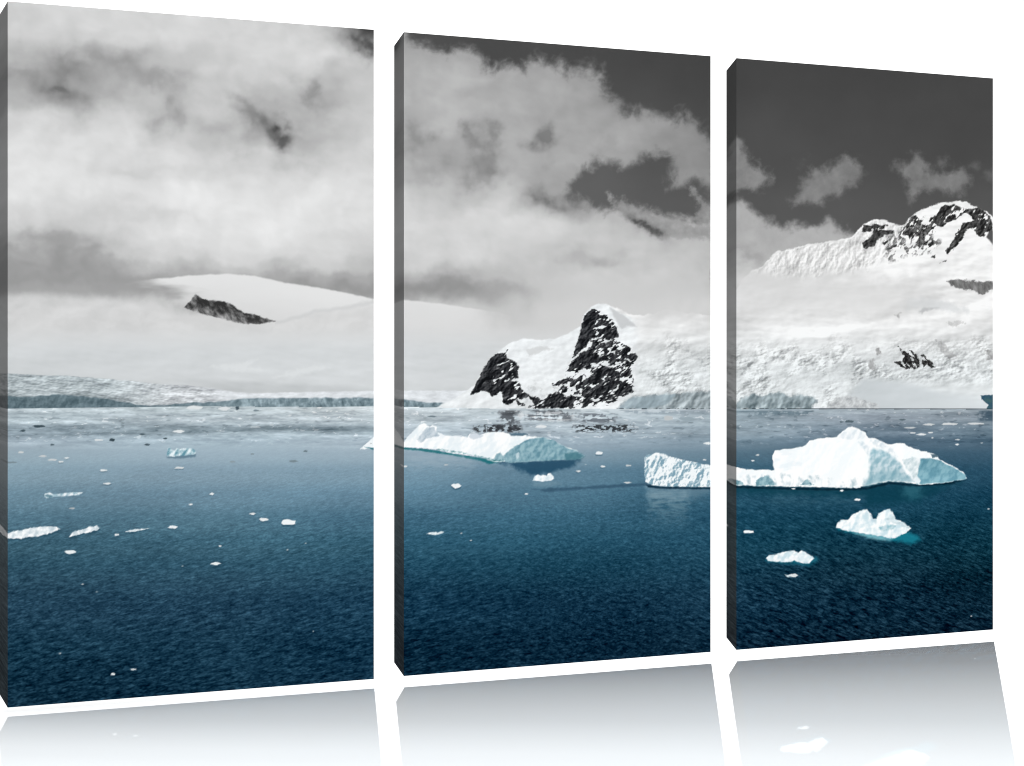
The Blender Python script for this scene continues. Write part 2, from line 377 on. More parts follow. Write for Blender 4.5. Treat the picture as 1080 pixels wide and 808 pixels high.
    m = (1 - step(-3, 30, yy - lo + 9*fbm(xx, yy, 22, 5, 163)))
    S.lay(i, m*.95*step(668, 696, xx)*step(300, 322, yy), 207 + 4*fbm(xx, yy, 20, 4, 164))
    # bare rocks on the slope
    Y = lambda p: zoomed(770, 330, 3.846, p)
    i, xx, yy, m = S.mask(Y([(684,135),(700,150),(722,160),(735,150),(752,168),(768,185),(772,215),(752,228),(735,222),(715,228),(690,215),(670,200),(700,195),(706,175)]), .7, 1.8, 4, 171)
    if len(i): S.lay(i, m*step(-.45, -.2, fbm(xx, yy, 4.5, 4, 172, .6, rot=.8, sx=2)), np.clip(46 + 40*fbm(xx, yy, 3, 3, 173), 28, 110))
    i, xx, yy, m = S.mask(Y([(770,180),(788,165),(800,185),(822,200),(834,222),(815,222),(800,208),(786,218)]), .7, 1.2, 4, 174)
    if len(i): S.lay(i, m*step(-.5, -.25, fbm(xx, yy, 4.5, 4, 175, .6, rot=.8, sx=2)), np.clip(50 + 40*fbm(xx, yy, 3, 3, 176), 28, 110))
    for p, o in (([(590,150),(605,140),(612,165),(600,172)], .7), ([(560,200),(585,185),(592,230),(575,235)], .55), ([(835,110),(870,120),(890,150),(920,175),(890,190),(860,160)], .4),
              ([(1040,150),(1075,150),(1075,190),(1045,190)], .6), ([(880,40),(930,30),(960,45),(900,55)], .35), ([(670,10),(690,0),(686,20)], .5)):
        S.poly(Y(p), lambda x, y: 140 + 40*fbm(x, y, 4, 3, 177), 1.2, 2.2, 4, 178, o)
    # soft cloud shade on the snow field
    i = np.nonzero((x > 880) & (x < 1060) & (y > 385) & (y < 432))[0]
    xx, yy = x[i], y[i]
    e = np.interp(xx, [880,912,950,985,1010,1048], [430,396,399,408,413,418])
    m = step(-2, 9, yy - e + 3*fbm(xx, yy, 20, 4, 181, sx=2.5))
    S.lay(i, m*.85, tinted(np.interp(xx, [890,980,1048], [200,208,220]) + 3*fbm(xx, yy, 16, 4, 182, sx=4), 1.8))
    # ice cliffs at the water
    def cliff(x, y):
        v = 156 + 40*fbm(x, y, 10, 4, 191, .6, sx=1.5, rot=-.95) + 26*relief(x, y, 13, 3, 192, .5, 1.5, -1.0, .9) - 14*step(420, 431, y)
        return np.clip(np.stack([v - 17, v - 1, v + 5], -1), 50, 235)
    S.poly([(760,426),(776,425),(780,420),(788,419),(795,416),(806,417),(818,414.5),(832,416),(845,417),(858,418),(862,422),(856,432),(760,432)], cliff, 2.0, 3.2, 9, 193, .86)
    S.poly([(880,420),(895,417),(912,421),(925,426),(928,432),(870,432)], lambda x, y: tinted(196 + 42*fbm(x, y, 5, 4, 194, .6, rot=.6)), 1, 2, 5, 195, .8)
    def cliff2(x, y):
        v = 170 + 26*fbm(x, y, 14, 5, 196, .6, rot=-.8, sx=1.6) + 26*relief(x, y, 16, 4, 203, .5, 1.6, -.9, .9) - 16*step(700, 745, x)
        return np.stack([v - 9, v + 3, v + 8], -1)
    S.poly([(650,432),(660,421),(670,418),(690,416),(702,414.5),(714,416),(722,414),(735,413),(760,412),(760,432)], cliff2, 1.5, 2., 7, 197, .92)
    i, xx, yy, m = S.mask([(652,431),(665,420),(690,417.5),(702,416),(712,416),(708,423),(700,428),(680,431)], 1.2, 1.5, 5, 198)
    if len(i): S.lay(i, m*.55, (140, 160, 170))
    S.poly([(1035,417),(1048,416),(1060,416),(1060,432),(1040,432),(1043,427),(1036,421)], lambda x, y: np.stack([58 + 12*fbm(x, y, 5, 3, 199), 90 + 12*fbm(x, y, 5, 3, 199), 104 + 0*x], -1), .6, .7, 4)
    # dark waterline
    i = np.nonzero((x > 650) & (y > 429) & (y < 433.5))[0]
    m = (1 - step(.4, 1.3, np.abs(y[i] - 431.5)))*np.where(x[i] > 830, 1, step(-.1, .2, fbm(x[i], y[i]*0, 9, 3, 200)))
    S.lay(i, m*.9, (42, 52, 60))

def mid_peak(S):
    Z = lambda p: zoomed(480, 310, 5.143, p)
    body = Z([(-130,640),(-60,590),(0,570),(100,500),(150,420),(235,310),(300,265),(370,243),(450,250),(540,243),(610,215),(680,175),(700,110),(740,70),(780,52),(820,55),(850,75),(900,105),
              (960,130),(1010,150),(1080,158),(1100,640)])
    def snow(x, y):
        v = 236 + 8*fbm(x, y, 18, 5, 211, .55, sx=1.8, rot=-.35)
        g = step(.15, .5, fbm(x, y, 9, 4, 212, .6))
        low = step(395, 412, y)*step(535, 560, x)*(1 - step(590, 610, x))
        v = v - low*22*g
        east = step(662, 678, x)*step(346, 362, y)
        v = v + 9*relief(x, y, 22, 5, 204, .55, 1.8, -.3, 1.5)
        v = v - east*(26*np.clip(fbm(x, y, 11, 5, 213, .65), -.1, 1) + 18*np.clip(ridge(x, y, 12, 4, 214) - .3, 0, 1))
        return tinted(np.clip(v, 150, 250), 1)
    i, xx, yy, m = S.mask(body, 1., .9, 9, 215)
    if len(i):
        fade = 1 - step(664, 676, xx + .9*np.clip(yy - 408, 0, 30) + 5*fbm(xx, yy, 9, 4, 219))
        S.ids[i[(m > .5) & (xx < 668)]] = PEAK
        S.lay(i, m*fade, snow(xx, yy))
    # wind-packed grey facet right of the top
    S.poly(Z([(838,72),(880,95),(930,125),(985,178),(930,172),(905,190),(880,160),(862,120)]), (198, 200, 202), 1.4, .8, 6, 216, .9)
    S.poly(Z([(385,305),(470,280),(530,300),(470,312),(400,340)]), (206, 208, 209), 1.5, 1.6, 6, 217, .75)
    def dark(x, y):
        v = 42 + 20*fbm(x, y, 4.5, 4, 218, .6, rot=-.7, sx=2) + 24*relief(x, y, 8, 4, 205, .6, 1.8, -.8, .7) + 120*np.clip(fbm(x, y, 3.6, 3, 206, .5, rot=-.45, sx=2.6) - .42, 0, 1)
        v = np.clip(v, 18, 150)
        return np.stack([v - 1.5, v, v + 3], -1)
    def rocks(pts, th, seed, rot=-.35, size=7., sx=2.2, rough=1.6, dx=0):
        i, xx, yy, m = S.mask(Z(pts), .7, rough, 5., seed)
        if len(i):
            n = fbm(xx, yy, size, 3, seed + 1, .5, rot=rot, sx=sx) + (.85 if th > -.7 else .25)*fbm(xx, yy, 3.1, 2, seed + 2, .5, rot=rot - .15, sx=2.2)
            S.lay(i, m*step(th - .2, th + .17, n + (.09 if th > -.6 else .03)), dark(xx, yy))
            S.ids[i[m > .5]] = PEAK
    # left buttress
    rocks([(80,552),(110,500),(150,420),(190,350),(232,322),(240,345),(225,400),(200,470),(215,500),(250,520),(230,545),(200,562),(180,530),(140,528)], -.9, 221)
    rocks([(232,322),(270,325),(285,345),(320,365),(352,395),(340,420),(345,455),(300,470),(350,480),(365,520),(400,550),(370,575),(330,570),(300,600),(262,598),(258,530),(215,520),(200,470)], -.42, 223)
    rocks([(260,330),(290,300),(280,325)], -.6, 225)
    rocks([(400,555),(440,560),(480,580),(510,545),(560,530),(600,555),(640,560),(640,615),(440,622),(400,615),(430,600)], -.38, 227)
    rocks([(330,575),(380,600),(370,615),(340,600)], -.4, 229)
    # main tower: clean left wall, then broken ledges
    rocks([(640,345),(650,300),(670,240),(690,170),(702,115),(730,90),(760,85),(775,120),(750,190),(740,240),(715,280),(680,310)], -.75, 231)
    rocks([(700,115),(745,82),(800,100),(850,140),(875,180),(885,230),(850,250),(800,240),(760,235),(730,240)], -.05, 233, size=9.)
    rocks([(735,190),(820,195),(875,185),(885,235),(840,250),(790,235),(740,245)], -.35, 235)
    rocks([(600,440),(610,400),(640,360),(700,310),(760,285),(800,265),(850,260),(900,265),(960,300),(990,340),(970,380),(900,395),(880,370),(800,355),(720,380),(680,410),(640,420)], -.12, 237, size=8.)
    rocks([(605,420),(640,365),(700,315),(760,300),(780,350),(720,385),(670,420)], -.5, 239)
    rocks([(740,400),(800,385),(860,405),(900,430),(890,470),(960,505),(965,530),(890,570),(820,580),(760,590),(690,590),(700,560),(660,530),(650,500),(700,470),(735,440)], -.38, 241, size=8.)
    rocks([(530,490),(590,460),(640,460),(650,470),(590,490),(540,510)], -.3, 243)
    rocks([(480,600),(510,560),(560,535),(600,560),(700,555),(680,590),(640,620),(490,620)], -.2, 245)
    rocks([(900,400),(960,390),(960,440),(910,460)], .25, 247, size=4.)
    rocks([(690,330),(800,300),(900,330),(965,380),(900,425),(800,405),(715,410),(650,430)], .12, 249, size=6.)
    rocks([(715,255),(800,240),(875,245),(885,285),(800,295),(725,300)], .2, 251, size=5.)
    rocks([(550,545),(610,450),(700,430),(720,470),(690,530),(620,560)], .22, 253, size=6., rot=-.6)
    rocks([(630,550),(760,585),(890,570),(840,600),(700,618),(600,620)], .25, 255, size=5.)
    rocks([(860,420),(960,430),(970,500),(900,520),(870,470)], .18, 257, size=5.)

def sea(S):
    x, y = S.x, S.y
    top = np.interp(x, [0,120,200,300,393,426,520,650,1080], [431.5,430,429,430,429.5,430,431.5,432,432])
    i = np.nonzero(y > top - .6)[0]
    xx, yy = x[i], y[i]
    ys = [430, 440, 455, 468, 480, 500, 525, 550, 575, 600, 640, 690, 750]
    A = dict(
      r=table(xx, yy, [8,200,393,430,590,749,777,920,1048], ys, [
        [178,184,196,186,172,158,130,150,140],[172,180,186,182,172,150,124,140,130],[158,166,168,168,160,140,118,112,92],[150,154,158,152,140,120,98,84,72],[142,146,146,134,122,104,80,64,58],
        [126,126,122,108,92,76,60,46,42],[104,104,98,88,74,54,42,30,28],[84,84,76,66,56,44,32,24,20],[66,66,60,50,42,36,28,22,16],[52,52,46,36,30,27,24,18,12],
        [36,36,29,20,18,16,14,10,8],[22,24,18,10,8,8,8,6,6],[14,16,14,8,6,6,6,5,5]]),
      g=table(xx, yy, [8,200,393,430,590,749,777,920,1048], ys, [
        [190,196,205,196,182,168,146,162,152],[186,192,197,193,184,164,140,152,143],[174,182,184,182,174,156,135,130,112],[166,172,174,168,158,140,120,107,96],[160,164,164,154,144,128,106,92,86],
        [146,146,144,134,120,106,92,78,74],[129,129,126,119,106,90,79,66,63],[112,113,108,101,92,80,70,59,54],[97,98,95,88,80,72,65,54,49],[86,87,83,75,69,63,59,48,43],
        [71,72,67,58,54,50,48,41,37],[58,60,54,43,39,37,36,31,30],[46,50,45,37,31,29,28,24,23]]),
      b=table(xx, yy, [8,200,393,430,590,749,777,920,1048], ys, [
        [196,201,209,202,189,177,157,170,161],[193,199,203,200,193,174,152,163,154],[184,191,193,192,185,168,148,145,127],[178,184,186,181,172,155,136,125,114],[173,178,178,170,160,145,124,111,106],
        [162,163,162,154,141,128,113,100,96],[149,150,149,143,130,115,103,90,86],[135,136,134,128,119,107,96,83,77],[122,124,122,117,109,101,92,79,72],[113,115,112,105,98,92,87,73,66],
        [99,101,97,88,83,78,76,67,61],[85,88,83,70,66,63,62,55,53],[72,77,72,62,55,52,51,44,43]]))
    t = step(480, 620, yy)
    low = step(455, 475, yy)*(1 - step(505, 565, yy))*np.interp(xx, [8, 393, 430, 620, 749, 777], [13, 12, 12, 8, 4, 0])
    lift = low + (1 - step(448, 492, yy))*np.interp(xx, [393, 470, 590, 749, 777, 920, 1048], [0, 8, 16, 16, 26, 4, 8])
    col = np.stack([A['r'] + 1*t + lift, A['g'] + 2.5*t + lift, A['b'] - 7*t + lift*.9], -1)
    col = col*(1 - .08*step(540, 640, yy))[:, None]
    col[:, 1] -= 3*step(560, 640, yy)
    col[:, 0] -= 5*step(465, 500, yy)*(1 - step(560, 640, yy))
    d = np.clip((yy - 425)/320, .02, 1)
    # brash-ice bands and calm streaks close to the shore
    near = 1 - step(455, 478, yy + 3*fbm(xx, yy, 60, 3, 301, sx=5))
    st = fbm(xx, yy, 6, 5, 302, .62, sx=9)
    bands = fbm(xx, yy, 9, 3, 303, .5, sx=14)
    v = near*np.interp(xx, [8, 393, 426, 749, 777], [1, 1, .85, .7, .6])*(32*st + 26*bands + 10*(1 - step(433, 441, yy)) + 20*fbm(xx, yy, 2.6, 3, 308, .6, sx=5))
    v = v - near*(24*np.exp(-((yy - 450.5 - .006*(xx-200) - 1.5*fbm(xx, yy*0, 40, 3, 304))/3.2)**2)*(xx < 400)
                  + 18*np.exp(-((yy - 456 + .02*(xx-200))/2.2)**2)*(xx < 400))
    spk = fbm(xx, yy, 3.4, 3, 305, .6, sx=2.6)
    ice = step(.34, .62, spk)*step(-.15, .3, fbm(xx, yy, 8, 4, 306, sx=8))*near
    v = v - 26*step(.5, .85, fbm(xx, yy, 3.6, 2, 309, .5, sx=3.4))*near
    line = np.exp(-((yy - (463 - .028*(xx-200)*0 + 2.5*fbm(xx, yy*0, 60, 3, 307)) - np.interp(xx, [8,250,393,430,749], [4,-1,-4,0,0]))/2.2)**2)*(xx < 400)
    v = v + line*16
    col = col + v[:, None] + ice[:, None]*np.array([42, 36, 33])
    # ripples: bigger and more oblique toward the viewer
    rot = np.interp(xx, [0, 400, 560, 700, 800, 1080], [-.22, -.24, -.12, .15, .36, .30])
    q = (yy - 405)
    lx = xx/(2.2 + .020*q)*1.0
    L = np.log(np.clip(q, 5, None))
    def rip(rt, s, sx, seed, o=3):
        ca, sa = np.cos(rt), np.sin(rt)
        sc = (1.0 + .0075*q)*s
        # blend two fixed scales so that the pattern grows smoothly
        out = 0; wsum = 0
        for sz in (1.0, 1.5, 2.25, 3.4):
            w = np.exp(-(np.log(sc/sz)/.34)**2)
            out = out + w*fbm((xx*ca + yy*sa), (-xx*sa + yy*ca), sz*1.08, o, seed, .6, sx=sx)
            wsum = wsum + w*w
        return out/np.sqrt(wsum + 1e-9)
    rl, rr = rip(-.2, 1, 4.6, 311), rip(.32, 1, 4.6, 313)
    rm = .7*rip(-.12, 1, 3.0, 312) + .7*rip(.25, 1, 3.0, 314)
    wl = 1 - step(420, 640, xx); wr = step(640, 830, xx); wm = 1 - wl - wr
    r1 = (rl*wl + rr*wr + rm*wm)/np.sqrt(wl**2 + wr**2 + wm**2)
    r1 = r1 + .35*rip(.1, .6, 1.7, 315, 2)
    r1 = np.where(r1 > 0, r1*1.1, r1*.9)
    amp = np.interp(yy, [432, 470, 500, 560, 640, 740], [1, 3, 10, 22, 30, 34])*(1 + .25*step(700, 800, xx)) 
    cr = 1 - 2.6*np.abs(rip(np.float64(-.18), .9, 3.0, 318, 2))*wl - 2.6*np.abs(rip(np.float64(.34), .9, 3.2, 319, 2))*wr - 2.6*np.abs(rip(np.float64(.05), .9, 2.0, 320, 2))*wm
    lum = (.75*r1 - .42*np.clip(cr, -.6, 1) + .07)*amp
    big = fbm(xx, yy, 46, 4, 316, .5, sx=3.2, rot=-.1)*np.interp(yy, [440, 520, 740], [0, 9, 8])
    col = col + lum[:, None]*np.array([.85, 1.05, 1.12]) + big[:, None]*np.array([.8, 1, 1.05])
    S.c[i] = np.clip(col, 1, 250)
    S.ids[i] = SEA
    # mirrored cliffs, rocks and bergs on the water
    def glint(x0, x1, y0, y1, c, op, sd, sx=6, th=-.2, size=3.2, vert=0):
        k = np.nonzero((x > x0 - 6) & (x < x1 + 6) & (y > y0) & (y < y1))[0]
        if not len(k): return
        a, b = x[k], y[k]
        n = fbm(a, b, size, 3, sd, .55, sx=sx) + .6*fbm(a, b, 12, 3, sd + 5, sx=.5)
        e = step(x0 - 5, x0 + 5, a + 5*fbm(a, b, 6, 3, sd + 7))*(1 - step(x1 - 5, x1 + 5, a + 5*fbm(a, b, 6, 3, sd + 8)))
        e = e*step(y0 - .1, y0 + 2, b)*(1 - step(y1 - 4, y1, b))
        S.lay(k, op*e*step(th - .2, th + .2, n), c)
    glint(528, 548, 432, 440, (58, 60, 64), .7, 321); glint(555, 606, 431.5, 446, (80, 84, 90), .75, 323, th=-.05, sx=9, size=3)
    glint(502, 548, 447, 458, (48, 50, 54), .95, 325, sx=2.4, th=-.1, size=2.4); glint(529, 546, 434, 456, (70, 74, 80), .8, 327, sx=3, th=-.1)
    glint(607, 668, 447, 457.5, (50, 54, 58), .95, 329, sx=2.4, th=-.08, size=2.4); glint(612, 650, 435, 448, (92, 98, 106), .75, 331, sx=4, th=-.05)
    glint(545, 606, 433, 446, (226, 228, 230), .6, 333, th=.15)
    glint(776, 858, 432.5, 440, (72, 94, 106), .5, 335, th=-.2, sx=10); glint(1036, 1060, 432, 446, (44, 66, 82), .7, 337, th=-.6)
    glint(660, 752, 432, 439, (120, 136, 146), .5, 339, sx=9, th=-.2)
    # wind line and darker water on the right
    S.poly([(560,516),(640,512),(752,505),(752,508),(640,514.5),(575,519)], (40, 68, 90), 1.4, 1.2, 12, 341, .55)

def berg_shade(x, y, seed, lo, hi, size=8, k=1.):
    v = fbm(x, y, size*1.4, 4, seed, .5) + .75*relief(x, y, size*1.4, 5, seed + 7, .5, 1.5, -1.0, 1.)
    t = np.clip(.6 + .6*v, 0, 1)[:, None]
    return np.array(lo)*(1 - t) + np.array(hi)*t

WHITE = (246, 250, 252)
def bergs(S):
    x, y = S.x, S.y
    # flat berg with a shaded bow
    Z = lambda p: zoomed(420, 430, 4.895, p)
    S.poly(Z([(520,278),(560,272),(860,262),(960,256),(900,300),(800,335),(700,350),(640,330),(600,300)]), (22, 62, 88), 3.5, 3, 9, 401, .75)
    S.poly(Z([(0,200),(40,208),(120,212),(200,222),(300,240),(440,262),(520,282),(470,292),(400,268),(250,242),(100,222),(0,212)]), (24, 104, 112), 1.2, 1.0, 6, 402, .85)
    body = Z([(-200,215),(-170,190),(-120,160),(-60,150),(-10,165),(32,175),(60,140),(110,90),(135,78),(150,92),(165,100),(180,88),(200,98),(200,125),(250,145),(360,150),(372,135),(395,132),(420,142),(470,126),(540,126),(575,135),(668,132),(660,146),
              (740,152),(790,165),(830,185),(870,205),(920,220),(962,248),(940,262),(860,266),(640,278),(560,278),(500,282),(465,270),(440,258),(300,238),(200,218),(120,210),(32,205),(-100,215)])
    S.poly(body, lambda x, y: berg_shade(x, y, 403, (234, 242, 246), (254, 255, 255), 14), .7, .8, 5, 404, 1, FLAT_BERG)
    face = lambda x, y: berg_shade(x, y, 405, (96, 140, 156), (150, 184, 194), 6)
    S.poly(Z([(548,245),(580,215),(640,180),(690,158),(750,154),(800,168),(835,188),(870,206),(920,222),(964,249),(935,266),(860,270),(640,282),(560,283),(545,272)]), face, .9, .9, 6, 406, .97)
    S.poly(Z([(860,238),(920,230),(966,250),(935,268),(870,271)]), (58, 108, 122), 1.5, 1, 5, 407, .7)
    S.poly(Z([(495,262),(510,238),(528,230),(545,250),(548,270),(500,276)]), face, .9, .8, 4, 408, .9)
    S.poly(Z([(608,240),(622,230),(628,255),(612,268)]), (206, 222, 228), 1, .8, 4, 409, .85)
    S.poly(Z([(100,165),(150,100),(185,100),(200,128),(215,145),(150,160),(120,180)]), lambda x, y: berg_shade(x, y, 410, (158, 176, 190), (206, 216, 224), 5), 1, 1, 4, 411, .9)
    S.poly(Z([(575,133),(600,130),(655,132),(668,138),(640,146),(580,145)]), (70, 100, 118), .8, .7, 4, 412, .9)
    S.poly(Z([(366,150),(375,135),(400,133),(440,145),(430,155),(390,165)]), (200, 210, 220), 1, .8, 4, 413, .8)
    S.poly(Z([(440,262),(465,270),(500,280),(545,278),(545,268),(500,268),(460,258),(330,236),(200,218),(200,214),(330,228)]), lambda x, y: berg_shade(x, y, 414, (40, 104, 112), (190, 214, 220), 3), .8, 1.2, 4, 415, .75)
    S.poly([(383,471),(386,468),(390,464.5),(394,461),(400,458),(400,474),(393,473),(387,472.5)], (242, 247, 250), .7, .4, 4, 416, 1, BERG_TIP)
    S.poly([(384,471.5),(394,472.5),(400,473),(400,474.5),(393,474.5)], (50, 112, 126), .7, .3)
    # small white berg and crumbs on the mid canvas
    S.poly(Z([(700,380),(800,378),(840,395),(760,410),(700,405)]), (120, 150, 165), 2.5, 1.5, 5, 417, .5)
    S.poly(Z([(696,376),(705,352),(722,345),(735,352),(752,346),(768,352),(775,340),(788,338),(800,352),(806,368),(790,376),(740,382)]), lambda x, y: berg_shade(x, y, 418, (206, 224, 232), (252, 254, 255), 4), .7, .6, 3, 419, 1, SMALL_BERG)
    # block berg running off the mid canvas, and its tail on the right one
    B = lambda p: zoomed(660, 330, 4.04, p)
    S.poly(B([(85,735),(370,738),(370,760),(300,790),(200,800),(100,790)]), (150, 172, 184), 5, 4, 8, 420, .38)
    S.poly(B([(88,733),(150,741),(240,742),(370,742),(370,752),(150,750),(95,742)]), (10, 36, 54), 1.2, .6, 5, 421, .9)
    def blk(x, y):
        v = fbm(x, y, 10, 5, 422, .65, rot=1.1, sx=1.7); r = ridge(x, y, 9, 4, 423, rot=1.2, sx=1.8)
        t = np.clip(.82 + .35*v + .75*relief(x, y, 12, 5, 426, .6, 1.6, -1.1, .8) - .7*np.clip(r - .4, 0, 1), 0, 1)[:, None]
        return np.array((128, 162, 178))*(1 - t) + np.array((243, 248, 250))*t
    S.poly(B([(80,620),(88,606),(110,602),(128,596),(160,598),(185,612),(215,618),(240,626),(290,634),(325,644),(345,646),(380,655),(380,742),(240,741),(150,738),(110,733),(85,720),(80,680)]), blk, .7, .7, 4, 424, 1, BLOCK_BERG)
    S.poly(B([(120,604),(135,598),(160,600),(180,612),(150,612)]), (252, 253, 254), 1, .8, 4, 425, .8)
    for x0, x1, y0, y1, c, o in ((684, 726, 516, 566, (128, 156, 168), .62), (726, 752, 516, 536, (78, 110, 128), .4), (812, 915, 516, 540, (78, 118, 134), .38), (950, 975, 514, 530, (88, 140, 152), .5), (430, 500, 480, 506, (168, 184, 194), .35)):
        i = np.nonzero((x > x0 - 8) & (x < x1 + 8) & (y > y0 - 2) & (y < y1 + 4))[0]
        if len(i):
            a, b = x[i], y[i]
            m = step(x0 - 6, x0 + 6, a + 4*fbm(a, b, 5, 3, 427))*(1 - step(x1 - 6, x1 + 6, a + 4*fbm(a, b, 5, 3, 428)))*step(y0 - 2, y0 + 2, b)*(1 - step(y0 + 6, y1, b))
            S.lay(i, o*m*np.clip(.7 + .9*fbm(a, b, 3, 3, 429, .5, sx=4), 0, 1), c)
    # great berg of the right canvas
    G = lambda p: zoomed(800, 440, 4.487, p)
    S.poly(G([(-150,325),(100,332),(400,338),(560,312),(760,315),(960,300),(900,330),(820,375),(760,400),(520,420),(500,380),(200,370),(-150,360)]), (10, 58, 74), 6, 4, 10, 431, .7)
    S.poly(G([(690,320),(770,322),(770,370),(720,385),(690,360)]), (60, 120, 136), 4, 3, 6, 432, .45)
    S.poly(G([(-150,322),(0,330),(200,335),(420,337),(520,328),(620,306),(740,318),(980,298),(900,318),(740,326),(620,316),(520,340),(420,348),(100,342),(-150,334)]), (6, 32, 46), 1.4, .8, 6, 433, .9)
    body = G([(-160,232),(-110,236),(-60,246),(-8,250),(40,248),(76,252),(68,225),(66,180),(78,158),(140,150),(205,140),(220,134),(240,112),(290,100),(360,96),(372,92),(395,68),(425,48),(445,44),(475,55),(505,72),(520,98),(550,100),(600,122),
              (625,130),(650,122),(690,124),(708,135),(740,150),(790,162),(830,172),(850,180),(855,195),(880,210),(920,228),(975,262),(988,290),(930,300),(880,310),(770,320),(700,308),(620,303),(540,318),(440,335),(240,330),(0,326),(-160,322)])
    S.poly(body, lambda x, y: berg_shade(x, y, 434, (246, 251, 253), (255, 255, 255), 16), .7, .8, 5, 435, 1, GREAT_BERG)
    teal = lambda lo, hi, s, sz=7: (lambda x, y: berg_shade(x, y, s, lo, hi, sz))
    S.poly(G([(528,165),(545,145),(600,160),(640,185),(670,215),(700,260),(740,305),(700,306),(620,300),(540,316),(495,328),(515,290),(528,250)]), lambda x, y: berg_shade(x, y, 436, (138, 178, 191), (206, 224, 231), 7) + (np.clip((485 - y)/14, -1, 1)*9)[:, None], 2, 1.5, 8, 437, .95)
    S.poly(G([(560,260),(640,250),(720,300),(620,298),(540,314),(505,322)]), (122, 168, 182), 4, 2, 8, 438, .5)
    S.poly(G([(520,100),(560,104),(610,128),(640,160),(660,185),(630,180),(600,150),(560,140)]), teal((196, 212, 222), (250, 252, 253), 439, 4), 1.2, 1.4, 4, 440, .8)
    S.poly(G([(768,196),(810,194),(850,200),(900,225),(950,250),(980,272),(986,290),(930,300),(880,308),(750,318),(752,270)]), lambda x, y: berg_shade(x, y, 441, (88, 140, 158), (126, 172, 186), 8) + (np.clip((y - 490)/16, -1, 1)*13)[:, None], 1, .8, 6, 442, .96)
    S.poly(G([(680,200),(730,190),(768,196),(760,240),(748,300),(735,290),(700,240)]), teal((188, 208, 214), (240, 246, 248), 443, 5), 1, 1, 4, 444, .9)
    S.poly(G([(740,300),(752,275),(768,300),(760,318)]), (232, 242, 246), 1, .6)
    S.poly(G([(815,172),(850,176),(853,186),(825,192)]), (60, 88, 104), .8, .6, 4, 445, .85)
    for p in ([(-10,300),(15,285),(40,275),(60,290),(85,322),(-10,325)], [(200,320),(230,292),(260,320)], [(-160,300),(-130,290),(-90,300),(-70,322),(-160,322)]):
        S.poly(G(p), teal((66, 118, 134), (150, 186, 196), 446, 4), .9, 1.4, 4, 447, .9)
    i, xx, yy, m = S.mask(G([(-160,285),(100,270),(300,285),(420,300),(510,280),(510,325),(440,334),(0,326),(-160,322)]), 2, 2, 6, 448)
    if len(i):
        n = fbm(xx, yy, 7, 4, 449, .5, rot=1.3, sx=1.8)
        S.lay(i, m*step(-.2, .8, n)*.62, (132, 164, 178))
    i, xx, yy, m = S.mask(G([(70,160),(215,142),(210,200),(200,250),(80,250)]), 1, .8, 6, 450)
    if len(i): S.lay(i, m*.30*step(-.1, .4, fbm(xx, yy, 9, 4, 451, sx=3)), (214, 230, 238))
    S.poly(G([(370,96),(400,72),(440,52),(480,62),(515,98),(440,106)]), teal((214, 226, 233), (250, 252, 253), 452, 6), 1.2, 1, 5, 453, .75)
    S.poly(G([(465,110),(500,118),(525,140),(520,180),(495,150)]), teal((196, 214, 224), (244, 248, 250), 454, 4), 1.5, 1, 4, 455, .7)
    # jagged little berg with its submerged skirt
    S.poly(G([(375,530),(420,545),(500,555),(580,575),(660,588),(720,600),(770,580),(760,562),(720,545),(600,540),(450,520)]), (26, 128, 148), 3.2, 2, 6, 461, .85)
    S.poly(G([(450,545),(560,555),(640,575),(600,585),(500,568)]), (150, 206, 216), 2.5, 1.5, 6, 462, .7)
    S.poly(G([(366,522),(375,500),(390,486),(425,485),(445,462),(470,450),(495,436),(515,434),(530,455),(545,480),(560,478),(570,455),(600,437),(622,434),(640,455),(650,480),(690,498),(725,525),(700,545),(670,560),(640,575),(560,560),(480,548),(420,538)]),
           lambda x, y: berg_shade(x, y, 463, (206, 228, 236), (253, 255, 255), 7), .8, 1.0, 4, 464, 1, JAGGED_BERG)
    S.poly(G([(570,520),(610,508),(650,512),(640,530),(590,540)]), teal((110, 170, 186), (190, 216, 224), 465, 4), 1.2, 1.2, 4, 466, .8)
    S.poly(G([(600,480),(640,470),(650,490),(690,500),(720,525),(690,520),(650,505)]), teal((170, 196, 206), (226, 236, 240), 467, 3), 1, 1.2, 4, 468, .7)
    S.poly(G([(530,460),(545,482),(560,480),(555,500),(535,490)]), (190, 212, 222), 1.2, .8, 4, 469, .7)
    # low berg in front
    S.poly(G([(36,680),(100,690),(180,695),(240,705),(285,672),(250,660),(100,670)]), (30, 116, 138), 3, 1.5, 6, 471, .75)
    S.poly(G([(36,668),(50,652),(85,648),(110,640),(150,633),(170,632),(190,640),(205,630),(225,642),(250,655),(262,668),(240,692),(200,690),(170,680),(140,688),(80,684),(45,682)]),
           lambda x, y: berg_shade(x, y, 472, (204, 226, 234), (250, 253, 254), 5), .8, .9, 4, 473, 1, LOW_BERG)
    S.poly(G([(124,744),(140,748),(152,743),(168,750),(160,758),(135,757)]), (214, 230, 236), .7, .6, 3, 474, 1)
    # far berg and floes of the left canvas
    L = lambda p: zoomed(0, 270, 2.6925, p)
    S.poly(L([(474,568),(555,562),(556,570),(500,576),(474,573)]), (78, 108, 126), 1.2, .8, 4, 480, .7)
    S.poly(L([(474,570),(475,548),(480,543),(486,550),(495,553),(502,546),(510,549),(520,546),(530,547),(540,545),(548,548),(555,555),(554,563),(520,567),(490,570)]),
           lambda x, y: berg_shade(x, y, 481, (98, 148, 164), (232, 242, 246), 4), .7, .7, 3, 482, 1, FAR_BERG)
    F = lambda p: zoomed(0, 540, 2.7, p)
